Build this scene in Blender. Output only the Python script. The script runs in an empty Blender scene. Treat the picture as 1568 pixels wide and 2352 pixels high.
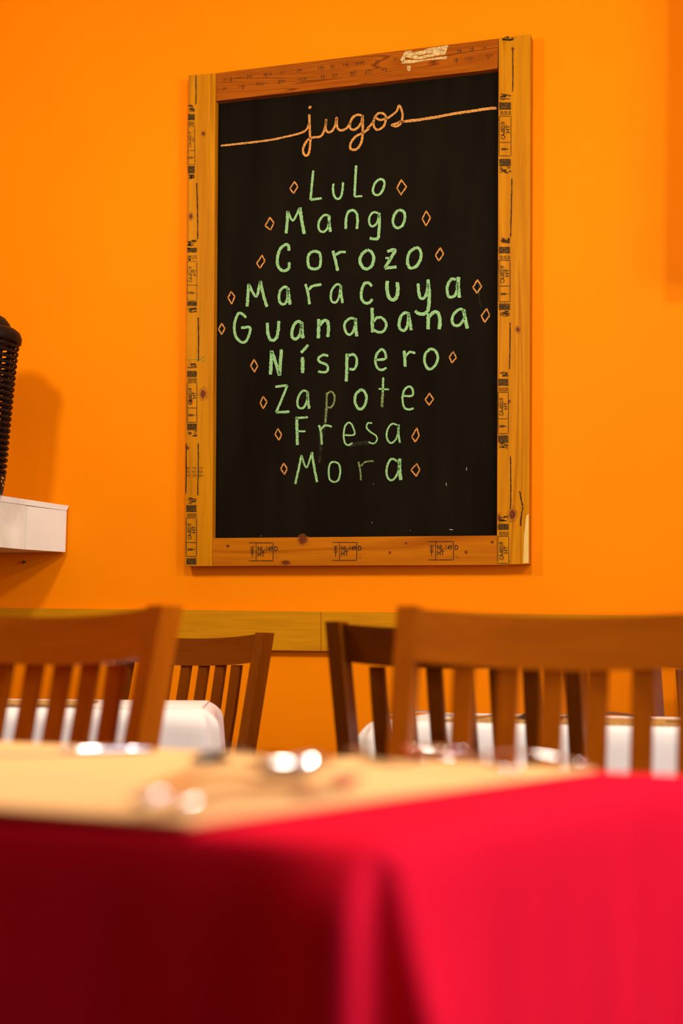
import bpy, bmesh, math, random
from mathutils import Vector, Matrix, noise as mnoise
random.seed(7)
scene = bpy.context.scene
C = scene.collection

# ------------------------------------------------------------------ camera
F_PX, CX, HY, ROLL = 3267.0, 784.0, 1530.0, 0.010
PSI = math.radians(15.9)
CAM_Z = 0.85
cp, sp = math.cos(PSI), math.sin(PSI)
fwd = Vector((-sp, cp, 0)); hor = Vector((cp, sp, 0)); zup = Vector((0, 0, 1))
right = hor*math.cos(ROLL) + zup*math.sin(ROLL)
up = -hor*math.sin(ROLL) + zup*math.cos(ROLL)
CAMP = Vector((0, 0, CAM_Z))
cd = bpy.data.cameras.new('camera'); cam = bpy.data.objects.new('camera', cd); C.objects.link(cam)
cam.matrix_world = Matrix(((right.x, up.x, -fwd.x, CAMP.x), (right.y, up.y, -fwd.y, CAMP.y),
                           (right.z, up.z, -fwd.z, CAMP.z), (0, 0, 0, 1)))
cd.sensor_fit = 'HORIZONTAL'; cd.sensor_width = 24.0; cd.lens = 24.0*F_PX/1568.0
cd.shift_y = (HY-1176.0)/1568.0
cd.clip_start = 0.02
cd.dof.use_dof = True; cd.dof.focus_distance = 3.88; cd.dof.aperture_fstop = 2.3
scene.camera = cam

# ------------------------------------------------------------------ world, lights, exposure
world = bpy.data.worlds.new('world'); scene.world = world; world.use_nodes = True
wb = world.node_tree.nodes['Background']
wb.inputs[0].default_value = (1.0, 0.93, 0.85, 1); wb.inputs[1].default_value = 0.02
vs = scene.view_settings
vs.view_transform = 'Standard'; vs.look = 'None'; vs.exposure = 0.12; vs.gamma = 1.0; vs.use_curve_mapping = False
WIN = dict(y0=-0.5, y1=1.7, z0=0.85, z1=2.35)
WIN_POWER = 70.0
LAMP_POWER = 55.0
WALL_Y = 3.731
XL, XR, YF, ZC = -4.2, 2.0, -2.6, 3.05
al = bpy.data.lights.new('window_daylight', 'AREA'); al.shape = 'RECTANGLE'
al.size = WIN['y1']-WIN['y0']; al.size_y = WIN['z1']-WIN['z0']; al.energy = WIN_POWER; al.color = (0.84, 0.94, 1.22)
alo = bpy.data.objects.new('window_daylight', al); C.objects.link(alo)
alo.location = (XR+0.07, (WIN['y0']+WIN['y1'])/2, (WIN['z0']+WIN['z1'])/2)
alo.rotation_euler = (math.radians(90), 0, math.radians(90))

# ------------------------------------------------------------------ helpers
def cw(xc, yc, z=0.0):                       # camera-aligned ground coordinates -> world
    return Vector((xc*cp - yc*sp, xc*sp + yc*cp, z))
def ray(px, py):
    return fwd + right*((px-CX)/F_PX) + up*((HY-py)/F_PX)
def on_wall(px, py, yw):                     # point seen at a pixel on the plane y = yw
    d = ray(px, py); return CAMP + d*((yw-CAMP.y)/d.y)
def on_level(px, py, z):                     # on the horizontal plane z
    d = ray(px, py); return CAMP + d*((z-CAMP.z)/d.z)
def at_depth(px, py, dep):
    return CAMP + ray(px, py)*dep

def link(name, me, mat=None, parent=None):
    o = bpy.data.objects.new(name, me); C.objects.link(o)
    if mat is not None and me is not None: me.materials.append(mat)
    if parent: o.parent = parent
    return o
def obj(name, bm, mat, parent=None, smooth=False, bevel=0, world_to=None):
    if bevel:
        bmesh.ops.bevel(bm, geom=[e for e in bm.edges if len(e.link_faces) == 2 and e.calc_face_angle(0) > 0.6],
                        offset=bevel, segments=2, profile=0.6, affect='EDGES', clamp_overlap=True)
    bmesh.ops.recalc_face_normals(bm, faces=bm.faces)
    if world_to is not None: bm.transform(world_to.inverted())
    me = bpy.data.meshes.new(name); bm.to_mesh(me); bm.free()
    if smooth:
        for p in me.polygons: p.use_smooth = True
    return link(name, me, mat, parent)
def tag(o, label=None, cat=None, group=None, kind=None):
    if label: o['label'] = label
    if cat: o['category'] = cat
    if group: o['group'] = group
    if kind: o['kind'] = kind
    return o
def empty(name, loc=(0, 0, 0), rz=0.0):
    o = bpy.data.objects.new(name, None); C.objects.link(o)
    o.location = loc; o.rotation_euler = (0, 0, rz); o.empty_display_size = 0.1
    return o
def mw(o):                                    # matrix of an unparented empty before depsgraph update
    return Matrix.Translation(o.location) @ o.rotation_euler.to_matrix().to_4x4()
def hexa(bm, pts):                            # 8 points: bottom loop 4, top loop 4
    v = [bm.verts.new(p) for p in pts]
    for f in ((0, 3, 2, 1), (4, 5, 6, 7), (0, 1, 5, 4), (1, 2, 6, 5), (2, 3, 7, 6), (3, 0, 4, 7)):
        bm.faces.new([v[i] for i in f])
def box(bm, x0, x1, y0, y1, z0, z1):
    hexa(bm, [(x0, y0, z0), (x1, y0, z0), (x1, y1, z0), (x0, y1, z0), (x0, y0, z1), (x1, y0, z1), (x1, y1, z1), (x0, y1, z1)])
def bar(bm, p0, p1, w, d, xd=Vector((1, 0, 0))):
    p0, p1 = Vector(p0), Vector(p1); t = (p1-p0).normalized(); x = (xd - t*xd.dot(t)).normalized(); y = t.cross(x)
    q = []
    for p in (p0, p1):
        for a, b in ((-1, -1), (1, -1), (1, 1), (-1, 1)): q.append(p + x*a*w/2 + y*b*d/2)
    hexa(bm, q)
def sweep(bm, secs, closed_ends=True):        # list of equal-length loops -> skin
    L = [[bm.verts.new(p) for p in s] for s in secs]; n = len(L[0])
    for a, b in zip(L, L[1:]):
        for i in range(n): bm.faces.new((a[i], a[(i+1) % n], b[(i+1) % n], b[i]))
    if closed_ends:
        bm.faces.new(list(reversed(L[0]))); bm.faces.new(L[-1])
def lathe(bm, prof, c=(0, 0, 0), seg=32):     # (r, z) profile
    secs = []
    for r, z in prof:
        secs.append([(c[0]+max(r, 1e-4)*math.cos(2*math.pi*i/seg), c[1]+max(r, 1e-4)*math.sin(2*math.pi*i/seg), c[2]+z) for i in range(seg)])
    sweep(bm, secs)
def tube(bm, pts, r, seg=8):
    pts = [Vector(p) for p in pts]; secs = []
    for i, p in enumerate(pts):
        t = (pts[min(i+1, len(pts)-1)]-pts[max(i-1, 0)]).normalized()
        a = t.cross(Vector((0, 0, 1))) if abs(t.z) < 0.9 else t.cross(Vector((1, 0, 0)))
        a.normalize(); b = t.cross(a); rr = r[i] if isinstance(r, (list, tuple)) else r
        secs.append([p + a*rr*math.cos(2*math.pi*k/seg) + b*rr*math.sin(2*math.pi*k/seg) for k in range(seg)])
    sweep(bm, secs)
def copy_tree(o, parent=None):
    c = o.copy(); C.objects.link(c); c.parent = parent
    if parent: c.matrix_parent_inverse = o.matrix_parent_inverse.copy()
    for ch in [x for x in bpy.data.objects if x.parent == o]: copy_tree(ch, c)
    return c

# ------------------------------------------------------------------ materials
def srgb(r, g, b):
    f = lambda c: (c/255/12.92) if c/255 <= 0.04045 else ((c/255+0.055)/1.055)**2.4
    return (f(r), f(g), f(b), 1)
def new_mat(name):
    m = bpy.data.materials.new(name); m.use_nodes = True
    return m, m.node_tree.nodes, m.node_tree.links, m.node_tree.nodes['Principled BSDF']
def noisy(name, c1, c2, scale=(8, 8, 8), rough=0.6, bump=0.1, detail=6, metal=0.0, spec=0.1, sheen=0.0, lo=0.3, hi=0.7, bdist=0.002, coord='Object', alpha=None):
    m, N, L, b = new_mat(name)
    tc = N.new('ShaderNodeTexCoord'); mp = N.new('ShaderNodeMapping'); mp.inputs['Scale'].default_value = scale
    nz = N.new('ShaderNodeTexNoise'); nz.inputs['Scale'].default_value = 1.0; nz.inputs['Detail'].default_value = detail
    cr = N.new('ShaderNodeValToRGB'); cr.color_ramp.elements[0].position = lo; cr.color_ramp.elements[1].position = hi
    cr.color_ramp.elements[0].color = c1; cr.color_ramp.elements[1].color = c2
    L.new(tc.outputs[coord], mp.inputs[0]); L.new(mp.outputs[0], nz.inputs[0]); L.new(nz.outputs[0], cr.inputs[0])
    L.new(cr.outputs[0], b.inputs['Base Color'])
    b.inputs['Roughness'].default_value = rough; b.inputs['Metallic'].default_value = metal
    b.inputs['Specular IOR Level'].default_value = spec
    if sheen: b.inputs['Sheen Weight'].default_value = sheen
    if bump:
        bp = N.new('ShaderNodeBump'); bp.inputs['Strength'].default_value = bump; bp.inputs['Distance'].default_value = bdist
        L.new(nz.outputs[0], bp.inputs['Height']); L.new(bp.outputs[0], b.inputs['Normal'])
    if alpha is not None:
        r2 = N.new('ShaderNodeValToRGB'); r2.color_ramp.elements[0].position = 0.32; r2.color_ramp.elements[1].position = 0.62
        r2.color_ramp.elements[0].color = (alpha[0],)*3+(1,); r2.color_ramp.elements[1].color = (alpha[1],)*3+(1,)
        n2 = N.new('ShaderNodeTexNoise'); n2.inputs['Scale'].default_value = alpha[2]; n2.inputs['Detail'].default_value = 3
        L.new(tc.outputs[coord], n2.inputs[0]); L.new(n2.outputs[0], r2.inputs[0]); L.new(r2.outputs[0], b.inputs['Alpha'])
    return m
def wood(name, c1, c2, c3, axis='z', rough=0.4, fine=1.0, ring=18.0, coat=0.0, spec=0.05):
    m, N, L, b = new_mat(name)
    tc = N.new('ShaderNodeTexCoord'); mp = N.new('ShaderNodeMapping')
    s = {'x': (0.5, 9, 9), 'y': (9, 0.5, 9), 'z': (9, 9, 0.5)}[axis]
    mp.inputs['Scale'].default_value = tuple(v*fine for v in s)
    nz = N.new('ShaderNodeTexNoise'); nz.inputs['Scale'].default_value = 1.0; nz.inputs['Detail'].default_value = 2; nz.inputs['Distortion'].default_value = 0.3
    ma = N.new('ShaderNodeMath'); ma.operation = 'MULTIPLY'; ma.inputs[1].default_value = ring
    fr = N.new('ShaderNodeMath'); fr.operation = 'PINGPONG'; fr.inputs[1].default_value = 1.0
    cr = N.new('ShaderNodeValToRGB'); cr.color_ramp.elements[0].color = c1; cr.color_ramp.elements[1].color = c2
    e = cr.color_ramp.elements.new(0.8); e.color = c2; cr.color_ramp.elements[-1].color = c3
    mp2 = N.new('ShaderNodeMapping'); mp2.inputs['Scale'].default_value = tuple(v*fine*14 for v in s)
    n2 = N.new('ShaderNodeTexNoise'); n2.inputs['Scale'].default_value = 1.0; n2.inputs['Detail'].default_value = 5
    mx = N.new('ShaderNodeMix'); mx.data_type = 'RGBA'; mx.blend_type = 'MULTIPLY'; mx.inputs[0].default_value = 0.55
    c4 = N.new('ShaderNodeValToRGB'); c4.color_ramp.elements[0].position = 0.3; c4.color_ramp.elements[1].position = 0.6
    c4.color_ramp.elements[0].color = (0.72, 0.68, 0.64, 1); c4.color_ramp.elements[1].color = (1, 1, 1, 1)
    L.new(tc.outputs['Object'], mp.inputs[0]); L.new(mp.outputs[0], nz.inputs[0]); L.new(nz.outputs[0], ma.inputs[0]); L.new(ma.outputs[0], fr.inputs[0])
    L.new(fr.outputs[0], cr.inputs[0]); L.new(tc.outputs['Object'], mp2.inputs[0]); L.new(mp2.outputs[0], n2.inputs[0]); L.new(n2.outputs[0], c4.inputs[0])
    L.new(cr.outputs[0], mx.inputs[6]); L.new(c4.outputs[0], mx.inputs[7]); L.new(mx.outputs[2], b.inputs['Base Color'])
    b.inputs['Specular IOR Level'].default_value = spec
    b.inputs['Roughness'].default_value = rough; b.inputs['Coat Weight'].default_value = coat; b.inputs['Coat Roughness'].default_value = 0.25
    bp = N.new('ShaderNodeBump'); bp.inputs['Strength'].default_value = 0.15; bp.inputs['Distance'].default_value = 0.001
    L.new(n2.outputs[0], bp.inputs['Height']); L.new(bp.outputs[0], b.inputs['Normal'])
    return m

M = {}
M['wall'] = noisy('orange_paint', (0.87, 0.232, 0.0, 1), (0.91, 0.247, 0.0, 1), (3, 3, 3), rough=0.62, bump=0.12, detail=9, spec=0.05, bdist=0.004)
M['ceiling'] = noisy('ceiling_paint', (0.72, 0.62, 0.5, 1), (0.76, 0.66, 0.54, 1), (2, 2, 2), rough=0.9, bump=0.03)
M['floor'] = noisy('floor_tile', (0.05, 0.03, 0.02, 1), (0.08, 0.045, 0.03, 1), (3, 3, 3), rough=0.5, bump=0.05)
M['white_paint'] = noisy('white_paint', (0.75, 0.72, 0.66, 1), (0.8, 0.77, 0.7, 1), (6, 6, 6), rough=0.5, bump=0.03)
M['rail_wood'] = wood('chair_rail_wood', (0.56, 0.235, 0.004, 1), (0.60, 0.255, 0.005, 1), (0.53, 0.215, 0.003, 1), 'x', 0.4, 1.0, 4)
M['stile_wood'] = wood('pine_stile', (0.46, 0.165, 0.0015, 1), (0.54, 0.21, 0.002, 1), (0.38, 0.12, 0.001, 1), 'z', 0.5, 1.1, 9)
M['top_wood'] = wood('fir_red_rail', (0.28, 0.062, 0.0015, 1), (0.36, 0.09, 0.002, 1), (0.15, 0.028, 0.001, 1), 'x', 0.5, 2.0, 18)
M['bottom_wood'] = wood('fir_bottom_rail', (0.40, 0.115, 0.0015, 1), (0.46, 0.14, 0.002, 1), (0.33, 0.085, 0.001, 1), 'x', 0.5, 1.0, 7)
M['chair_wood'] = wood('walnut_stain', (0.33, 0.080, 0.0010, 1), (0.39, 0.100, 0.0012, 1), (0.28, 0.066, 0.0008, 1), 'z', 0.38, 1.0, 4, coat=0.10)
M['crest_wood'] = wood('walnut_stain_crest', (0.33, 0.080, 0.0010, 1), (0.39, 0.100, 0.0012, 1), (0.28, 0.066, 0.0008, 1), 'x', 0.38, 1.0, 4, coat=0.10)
M['dark_chair_wood'] = wood('dark_walnut_stain', (0.150, 0.034, 0.0010, 1), (0.175, 0.041, 0.0012, 1), (0.135, 0.029, 0.0008, 1), 'z', 0.36, 1.0, 4, coat=0.10)  # same chair wood, darkened to paint in the dimmer light on some chairs
M['dark_crest_wood'] = wood('dark_walnut_stain_crest', (0.150, 0.034, 0.0010, 1), (0.175, 0.041, 0.0012, 1), (0.135, 0.029, 0.0008, 1), 'x', 0.36, 1.0, 4, coat=0.10)  # crest version, with the same shade put into its colour
M['board'] = noisy('blackboard', (0.0050, 0.0032, 0.0013, 1), (0.0090, 0.0060, 0.0025, 1), (14, 14, 2.5), rough=0.8, bump=0.05, spec=0.04, detail=8)
M['ink'] = noisy('stamp_ink', (0.02, 0.012, 0.004, 1), (0.035, 0.02, 0.006, 1), (300, 300, 300), rough=0.7, bump=0, alpha=(0.62, 1.0, 260))
M['ink_block'] = noisy('stamp_ink_block', (0.03, 0.02, 0.006, 1), (0.05, 0.03, 0.008, 1), (300, 300, 300), rough=0.7, bump=0, alpha=(0.5, 0.85, 170))
M['ink_faint'] = noisy('stamp_ink_faint', (0.03, 0.018, 0.006, 1), (0.06, 0.03, 0.01, 1), (300, 300, 300), rough=0.7, bump=0, alpha=(0.25, 0.8, 210))
M['knot'] = noisy('wood_knot', (0.10, 0.018, 0.004, 1), (0.17, 0.035, 0.006, 1), (120, 120, 120), rough=0.5, bump=0)
M['knot_halo'] = noisy('wood_knot_halo', (0.35, 0.10, 0.008, 1), (0.4, 0.12, 0.01, 1), (60, 60, 60), rough=0.5, bump=0, alpha=(0.05, 0.45, 120))
M['worn'] = noisy('worn_paint', (0.62, 0.42, 0.13, 1), (0.75, 0.55, 0.22, 1), (60, 60, 60), rough=0.8, bump=0.2, alpha=(0.35, 1.0, 130))
M['sap'] = noisy('pale_sapwood', (0.62, 0.42, 0.10, 1), (0.7, 0.5, 0.14, 1), (30, 30, 6), rough=0.6, bump=0)
M['green_ink'] = noisy('green_chalk_mark', (0.16, 0.22, 0.02, 1), (0.2, 0.26, 0.03, 1), (90, 90, 90), rough=0.8, bump=0, alpha=(0.0, 0.9, 200))
def chalk(name, col, lo, hi, amin):
    m = noisy(name, tuple(c*0.72 for c in col[:3])+(1,), col, (260, 260, 260), rough=0.95, bump=0.0, spec=0.1, detail=2, alpha=(amin, 1.0, 620))
    return m
M['chalk_green'] = chalk('green_chalk', (0.36, 0.68, 0.26, 1), 0, 1, 0.42)
M['chalk_green_faint'] = noisy('green_chalk_faint', (0.25, 0.36, 0.12, 1), (0.30, 0.42, 0.14, 1), (260, 260, 260), rough=0.95, bump=0, spec=0.1, alpha=(0.12, 0.75, 330))
M['chalk_smear'] = noisy('chalk_smear', (0.12, 0.13, 0.07, 1), (0.14, 0.15, 0.08, 1), (60, 60, 20), rough=0.95, bump=0, spec=0.1, alpha=(0.0, 0.16, 60))
M['chalk_orange'] = chalk('orange_chalk', (0.86, 0.38, 0.085, 1), 0, 1, 0.28)
M['chalk_white'] = chalk('white_chalk', (0.6, 0.55, 0.4, 1), 0, 1, 0.3)
M['marble'] = noisy('cream_marble', (0.68, 0.67, 0.54, 1), (0.78, 0.78, 0.66, 1), (9, 9, 4), rough=0.45, bump=0.05, detail=5)
M['marble_dark'] = noisy('veined_marble', (0.58, 0.54, 0.40, 1), (0.77, 0.76, 0.63, 1), (14, 14, 9), rough=0.45, bump=0.05, detail=5)
M['black_plastic'] = noisy('black_plastic', (0.012, 0.006, 0.004, 1), (0.02, 0.010, 0.006, 1), (30, 30, 30), rough=0.45, bump=0.03)
M['yellow_print'] = noisy('yellow_print', (0.55, 0.33, 0.02, 1), (0.6, 0.36, 0.03, 1), (60, 60, 60), rough=0.6, bump=0)
M['steel'] = noisy('cutlery_steel', (0.62, 0.62, 0.62, 1), (0.68, 0.68, 0.68, 1), (20, 20, 20), rough=0.07, bump=0.0, metal=1.0)
M['dark_metal'] = noisy('dark_metal', (0.05, 0.045, 0.04, 1), (0.08, 0.07, 0.06, 1), (20, 20, 20), rough=0.35, bump=0.02, metal=0.7)
M['red_cloth'] = noisy('red_tablecloth', (0.68, 0.007, 0.024, 1), (0.74, 0.010, 0.032, 1), (420, 420, 420), rough=0.9, bump=0.25, spec=0.0, bdist=0.0006)
M['white_cloth'] = noisy('white_tablecloth', (0.80, 0.74, 0.655, 1), (0.85, 0.79, 0.705, 1), (300, 300, 300), rough=0.85, bump=0.2, spec=0.1, bdist=0.0006)
M['beige_mat'] = noisy('beige_weave', (0.78, 0.44, 0.155, 1), (0.86, 0.51, 0.195, 1), (60, 380, 200), rough=0.85, bump=0.35, spec=0.2, bdist=0.0008)
M['jute'] = noisy('jute_weave', (0.30, 0.15, 0.035, 1), (0.62, 0.36, 0.10, 1), (240, 240, 240), rough=0.9, bump=0.6, spec=0.2, lo=0.35, hi=0.65, bdist=0.002)
M['bulb'] = None
mb, N_, L_, b_ = new_mat('lamp_bulb'); b_.inputs['Emission Color'].default_value = (1, 0.78, 0.5, 1); b_.inputs['Emission Strength'].default_value = 25; M['bulb'] = mb

# ------------------------------------------------------------------ the room
def wallbox(name, *a, mat='wall'):
    bm = bmesh.new(); box(bm, *a); return tag(obj(name, bm, M[mat]), kind='structure')
wallbox('floor', XL-0.1, XR+0.15, YF-0.1, WALL_Y+0.15, -0.1, 0.0, mat='floor')
wallbox('ceiling', XL-0.1, XR+0.15, YF-0.1, WALL_Y+0.15, ZC, ZC+0.1, mat='ceiling')
wallbox('wall_back', XL, XR, WALL_Y, WALL_Y+0.15, 0, ZC)
wallbox('wall_left', XL-0.1, XL, YF, WALL_Y+0.15, 0, ZC)
bm = bmesh.new()
box(bm, XR, XR+0.15, YF, WIN['y0'], 0, ZC); box(bm, XR, XR+0.15, WIN['y1'], WALL_Y+0.15, 0, ZC)
box(bm, XR, XR+0.15, WIN['y0'], WIN['y1'], 0, WIN['z0']); box(bm, XR, XR+0.15, WIN['y0'], WIN['y1'], WIN['z1'], ZC)
tag(obj('wall_right', bm, M['wall']), kind='structure')
wr = tag(empty('window_1', (XR+0.02, (WIN['y0']+WIN['y1'])/2, WIN['z0'])), kind='structure')
Winv = mw(wr)
bm = bmesh.new()
for a in ((XR-0.01, XR+0.05, WIN['y0'], WIN['y0']+0.05, WIN['z0'], WIN['z1']), (XR-0.01, XR+0.05, WIN['y1']-0.05, WIN['y1'], WIN['z0'], WIN['z1']),
          (XR-0.01, XR+0.05, WIN['y0'], WIN['y1'], WIN['z0'], WIN['z0']+0.05), (XR-0.01, XR+0.05, WIN['y0'], WIN['y1'], WIN['z1']-0.05, WIN['z1'])): box(bm, *a)
obj('window_frame', bm, M['white_paint'], wr, world_to=Winv)
bm = bmesh.new(); box(bm, XR, XR+0.04, 0.58, 0.62, WIN['z0']+0.05, WIN['z1']-0.05); obj('mullion', bm, M['white_paint'], wr, world_to=Winv)

# wooden chair rail on the back wall, two lengths butted together
trim = tag(empty('trim_1', (-1.2, WALL_Y, 0.95)), kind='structure'); Tm = mw(trim)
def rail_piece(px0, px1):
    yw = WALL_Y-0.022
    def top(px): return 1396+0.0117*px
    def bot(px): return 1486.5+0.0117*px
    a0, a1 = on_wall(px0, bot(px0), yw), on_wall(px1, bot(px1), yw); b0, b1 = on_wall(px0, top(px0), yw), on_wall(px1, top(px1), yw)
    bm = bmesh.new()
    hexa(bm, [(a0.x, yw, a0.z), (a1.x, yw, a1.z), (a1.x, WALL_Y, a1.z), (a0.x, WALL_Y, a0.z), (b0.x, yw, b0.z), (b1.x, yw, b1.z), (b1.x, WALL_Y, b1.z), (b0.x, WALL_Y, b0.z)])
    obj('rail_board', bm, M['rail_wood'], trim, bevel=0.0015, world_to=Tm)
rail_piece(-900, 736.3); rail_piece(737.5, 2900)

# ------------------------------------------------------------------ framed chalkboard
YFR = WALL_Y-0.040            # front of the frame
YPA = YFR+0.024               # face of the black panel
root = empty('framed_chalkboard', (on_wall(822, 1300, YFR).x, WALL_Y, on_wall(822, 1300, YFR).z))
tag(root, 'large black chalkboard menu of juices in a rough pine frame on orange wall', 'chalkboard'); Bm = mw(root)
def quad_piece(name, pix, mat, y0=YFR, y1=WALL_Y-0.001, bevel=0.0025):
    p = [on_wall(a, b, y0) for a, b in pix]      # BL BR TR TL
    bm = bmesh.new()
    hexa(bm, [(p[0].x, y0, p[0].z), (p[1].x, y0, p[1].z), (p[1].x, y1, p[1].z), (p[0].x, y1, p[0].z),
              (p[3].x, y0, p[3].z), (p[2].x, y0, p[2].z), (p[2].x, y1, p[2].z), (p[3].x, y1, p[3].z)])
    return obj(name, bm, mat, root, bevel=bevel, world_to=Bm)
stileL = quad_piece('frame_stile', [(425, 1300), (487, 1300), (495, 168), (433, 173)], M['stile_wood'])
stileR = quad_piece('frame_stile', [(1141, 1297), (1214.5, 1295), (1218, 78), (1145, 87)], M['stile_wood'], bevel=0.004)
railT = quad_piece('frame_rail', [(495.8, 232), (1142.5, 158), (1144.4, 88.5), (495.6, 168)], M['top_wood'], y0=YFR+0.003)
railB = quad_piece('frame_rail', [(487.8, 1300), (1140.4, 1297.5), (1140.6, 1230), (488.2, 1236)], M['bottom_wood'], y0=YFR+0.001)
panel = quad_piece('chalk_panel', [(470, 1260), (1160, 1255), (1160, 120), (475, 195)], M['board'], y0=YPA, bevel=0)

class Dec:                                        # flat marks lying on a plane of the board
    def __init__(s, yp): s.yp = yp; s.v = []; s.f = []
    def poly(s, pix):
        i = len(s.v); s.v += [on_wall(a, b, s.yp) for a, b in pix]; s.f.append(tuple(range(i, i+len(pix))))
    def rect(s, x0, y0, x1, y1): s.poly([(x0, y1), (x1, y1), (x1, y0), (x0, y0)])
    def stroke(s, pts, w, jit=0.18, smooth=True, step=2.2):
        pts = [Vector((a, b)) for a, b in pts]
        if smooth and len(pts) > 2: pts = catmull(pts, step)
        else:
            q = []
            for a, b in zip(pts, pts[1:]):
                n = max(1, int((b-a).length/step)); q += [a.lerp(b, k/n) for k in range(n)]
            pts = q+[pts[-1]]
        i0 = len(s.v)
        for k, p in enumerate(pts):
            t = pts[min(k+1, len(pts)-1)]-pts[max(k-1, 0)]
            t = t.normalized() if t.length > 1e-6 else Vector((1, 0)); n = Vector((-t.y, t.x))
            e = 0.72 if k in (0, len(pts)-1) else 1.0
            for sg in (1, -1):
                q = p + n*sg*w*0.5*e*(1+random.uniform(-jit, jit)); s.v.append(on_wall(q.x, q.y, s.yp))
        for k in range(len(pts)-1): a = i0+2*k; s.f.append((a, a+1, a+3, a+2))
    def outline(s, x0, y0, x1, y1, w=1.4):
        for a in (((x0, y0), (x1, y0)), ((x1, y0), (x1, y1)), ((x1, y1), (x0, y1)), ((x0, y1), (x0, y0))): s.stroke(a, w, smooth=False, step=6)
    def text(s, txt, ox, oy, size, rot=False, sx=1.0):   # baseline start, px size; rot: reads upwards
        V, Fc = glyphs(txt); i = len(s.v)
        for x, y in V:
            px, py = (ox - y*size, oy - x*size*sx) if rot else (ox + x*size*sx, oy - y*size)
            s.v.append(on_wall(px, py, s.yp))
        s.f += [tuple(k+i for k in f) for f in Fc]
    def build(s, name, mat, parent):
        me = bpy.data.meshes.new(name); inv = Bm.inverted()
        me.from_pydata([tuple(inv @ v) for v in s.v], [], s.f); me.update()
        o = link(name, me, mat, parent)
        if name in ('chalk_smear', 'chalk_speck', 'stamp_smudge', 'lumber_stamp', 'date_stamp', 'chalk_wiped_strokes', 'worn_patch', 'worn_hole', 'stamp_block'): o['kind'] = 'stuff'
        return o
def catmull(P, step):
    out = []
    for i in range(len(P)-1):
        p0, p1, p2, p3 = P[max(i-1, 0)], P[i], P[i+1], P[min(i+2, len(P)-1)]
        n = max(2, int((p2-p1).length/step))
        for k in range(n):
            t = k/n
            out.append(0.5*((2*p1)+(p2-p0)*t+(2*p0-5*p1+4*p2-p3)*t*t+(3*p1-p0-3*p2+p3)*t**3))
    return out+[P[-1]]
_gl = {}
def glyphs(txt):
    if txt not in _gl:
        cu = bpy.data.curves.new('t', 'FONT'); cu.body = txt; cu.size = 1.0; cu.resolution_u = 3; cu.offset = 0.028
        o = bpy.data.objects.new('t', cu); C.objects.link(o)
        me = bpy.data.meshes.new_from_object(o.evaluated_get(bpy.context.evaluated_depsgraph_get()))
        _gl[txt] = ([(v.co.x, v.co.y) for v in me.vertices], [tuple(p.vertices) for p in me.polygons])
        bpy.data.objects.remove(o); bpy.data.curves.remove(cu); bpy.data.meshes.remove(me)
    return _gl[txt]

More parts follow.
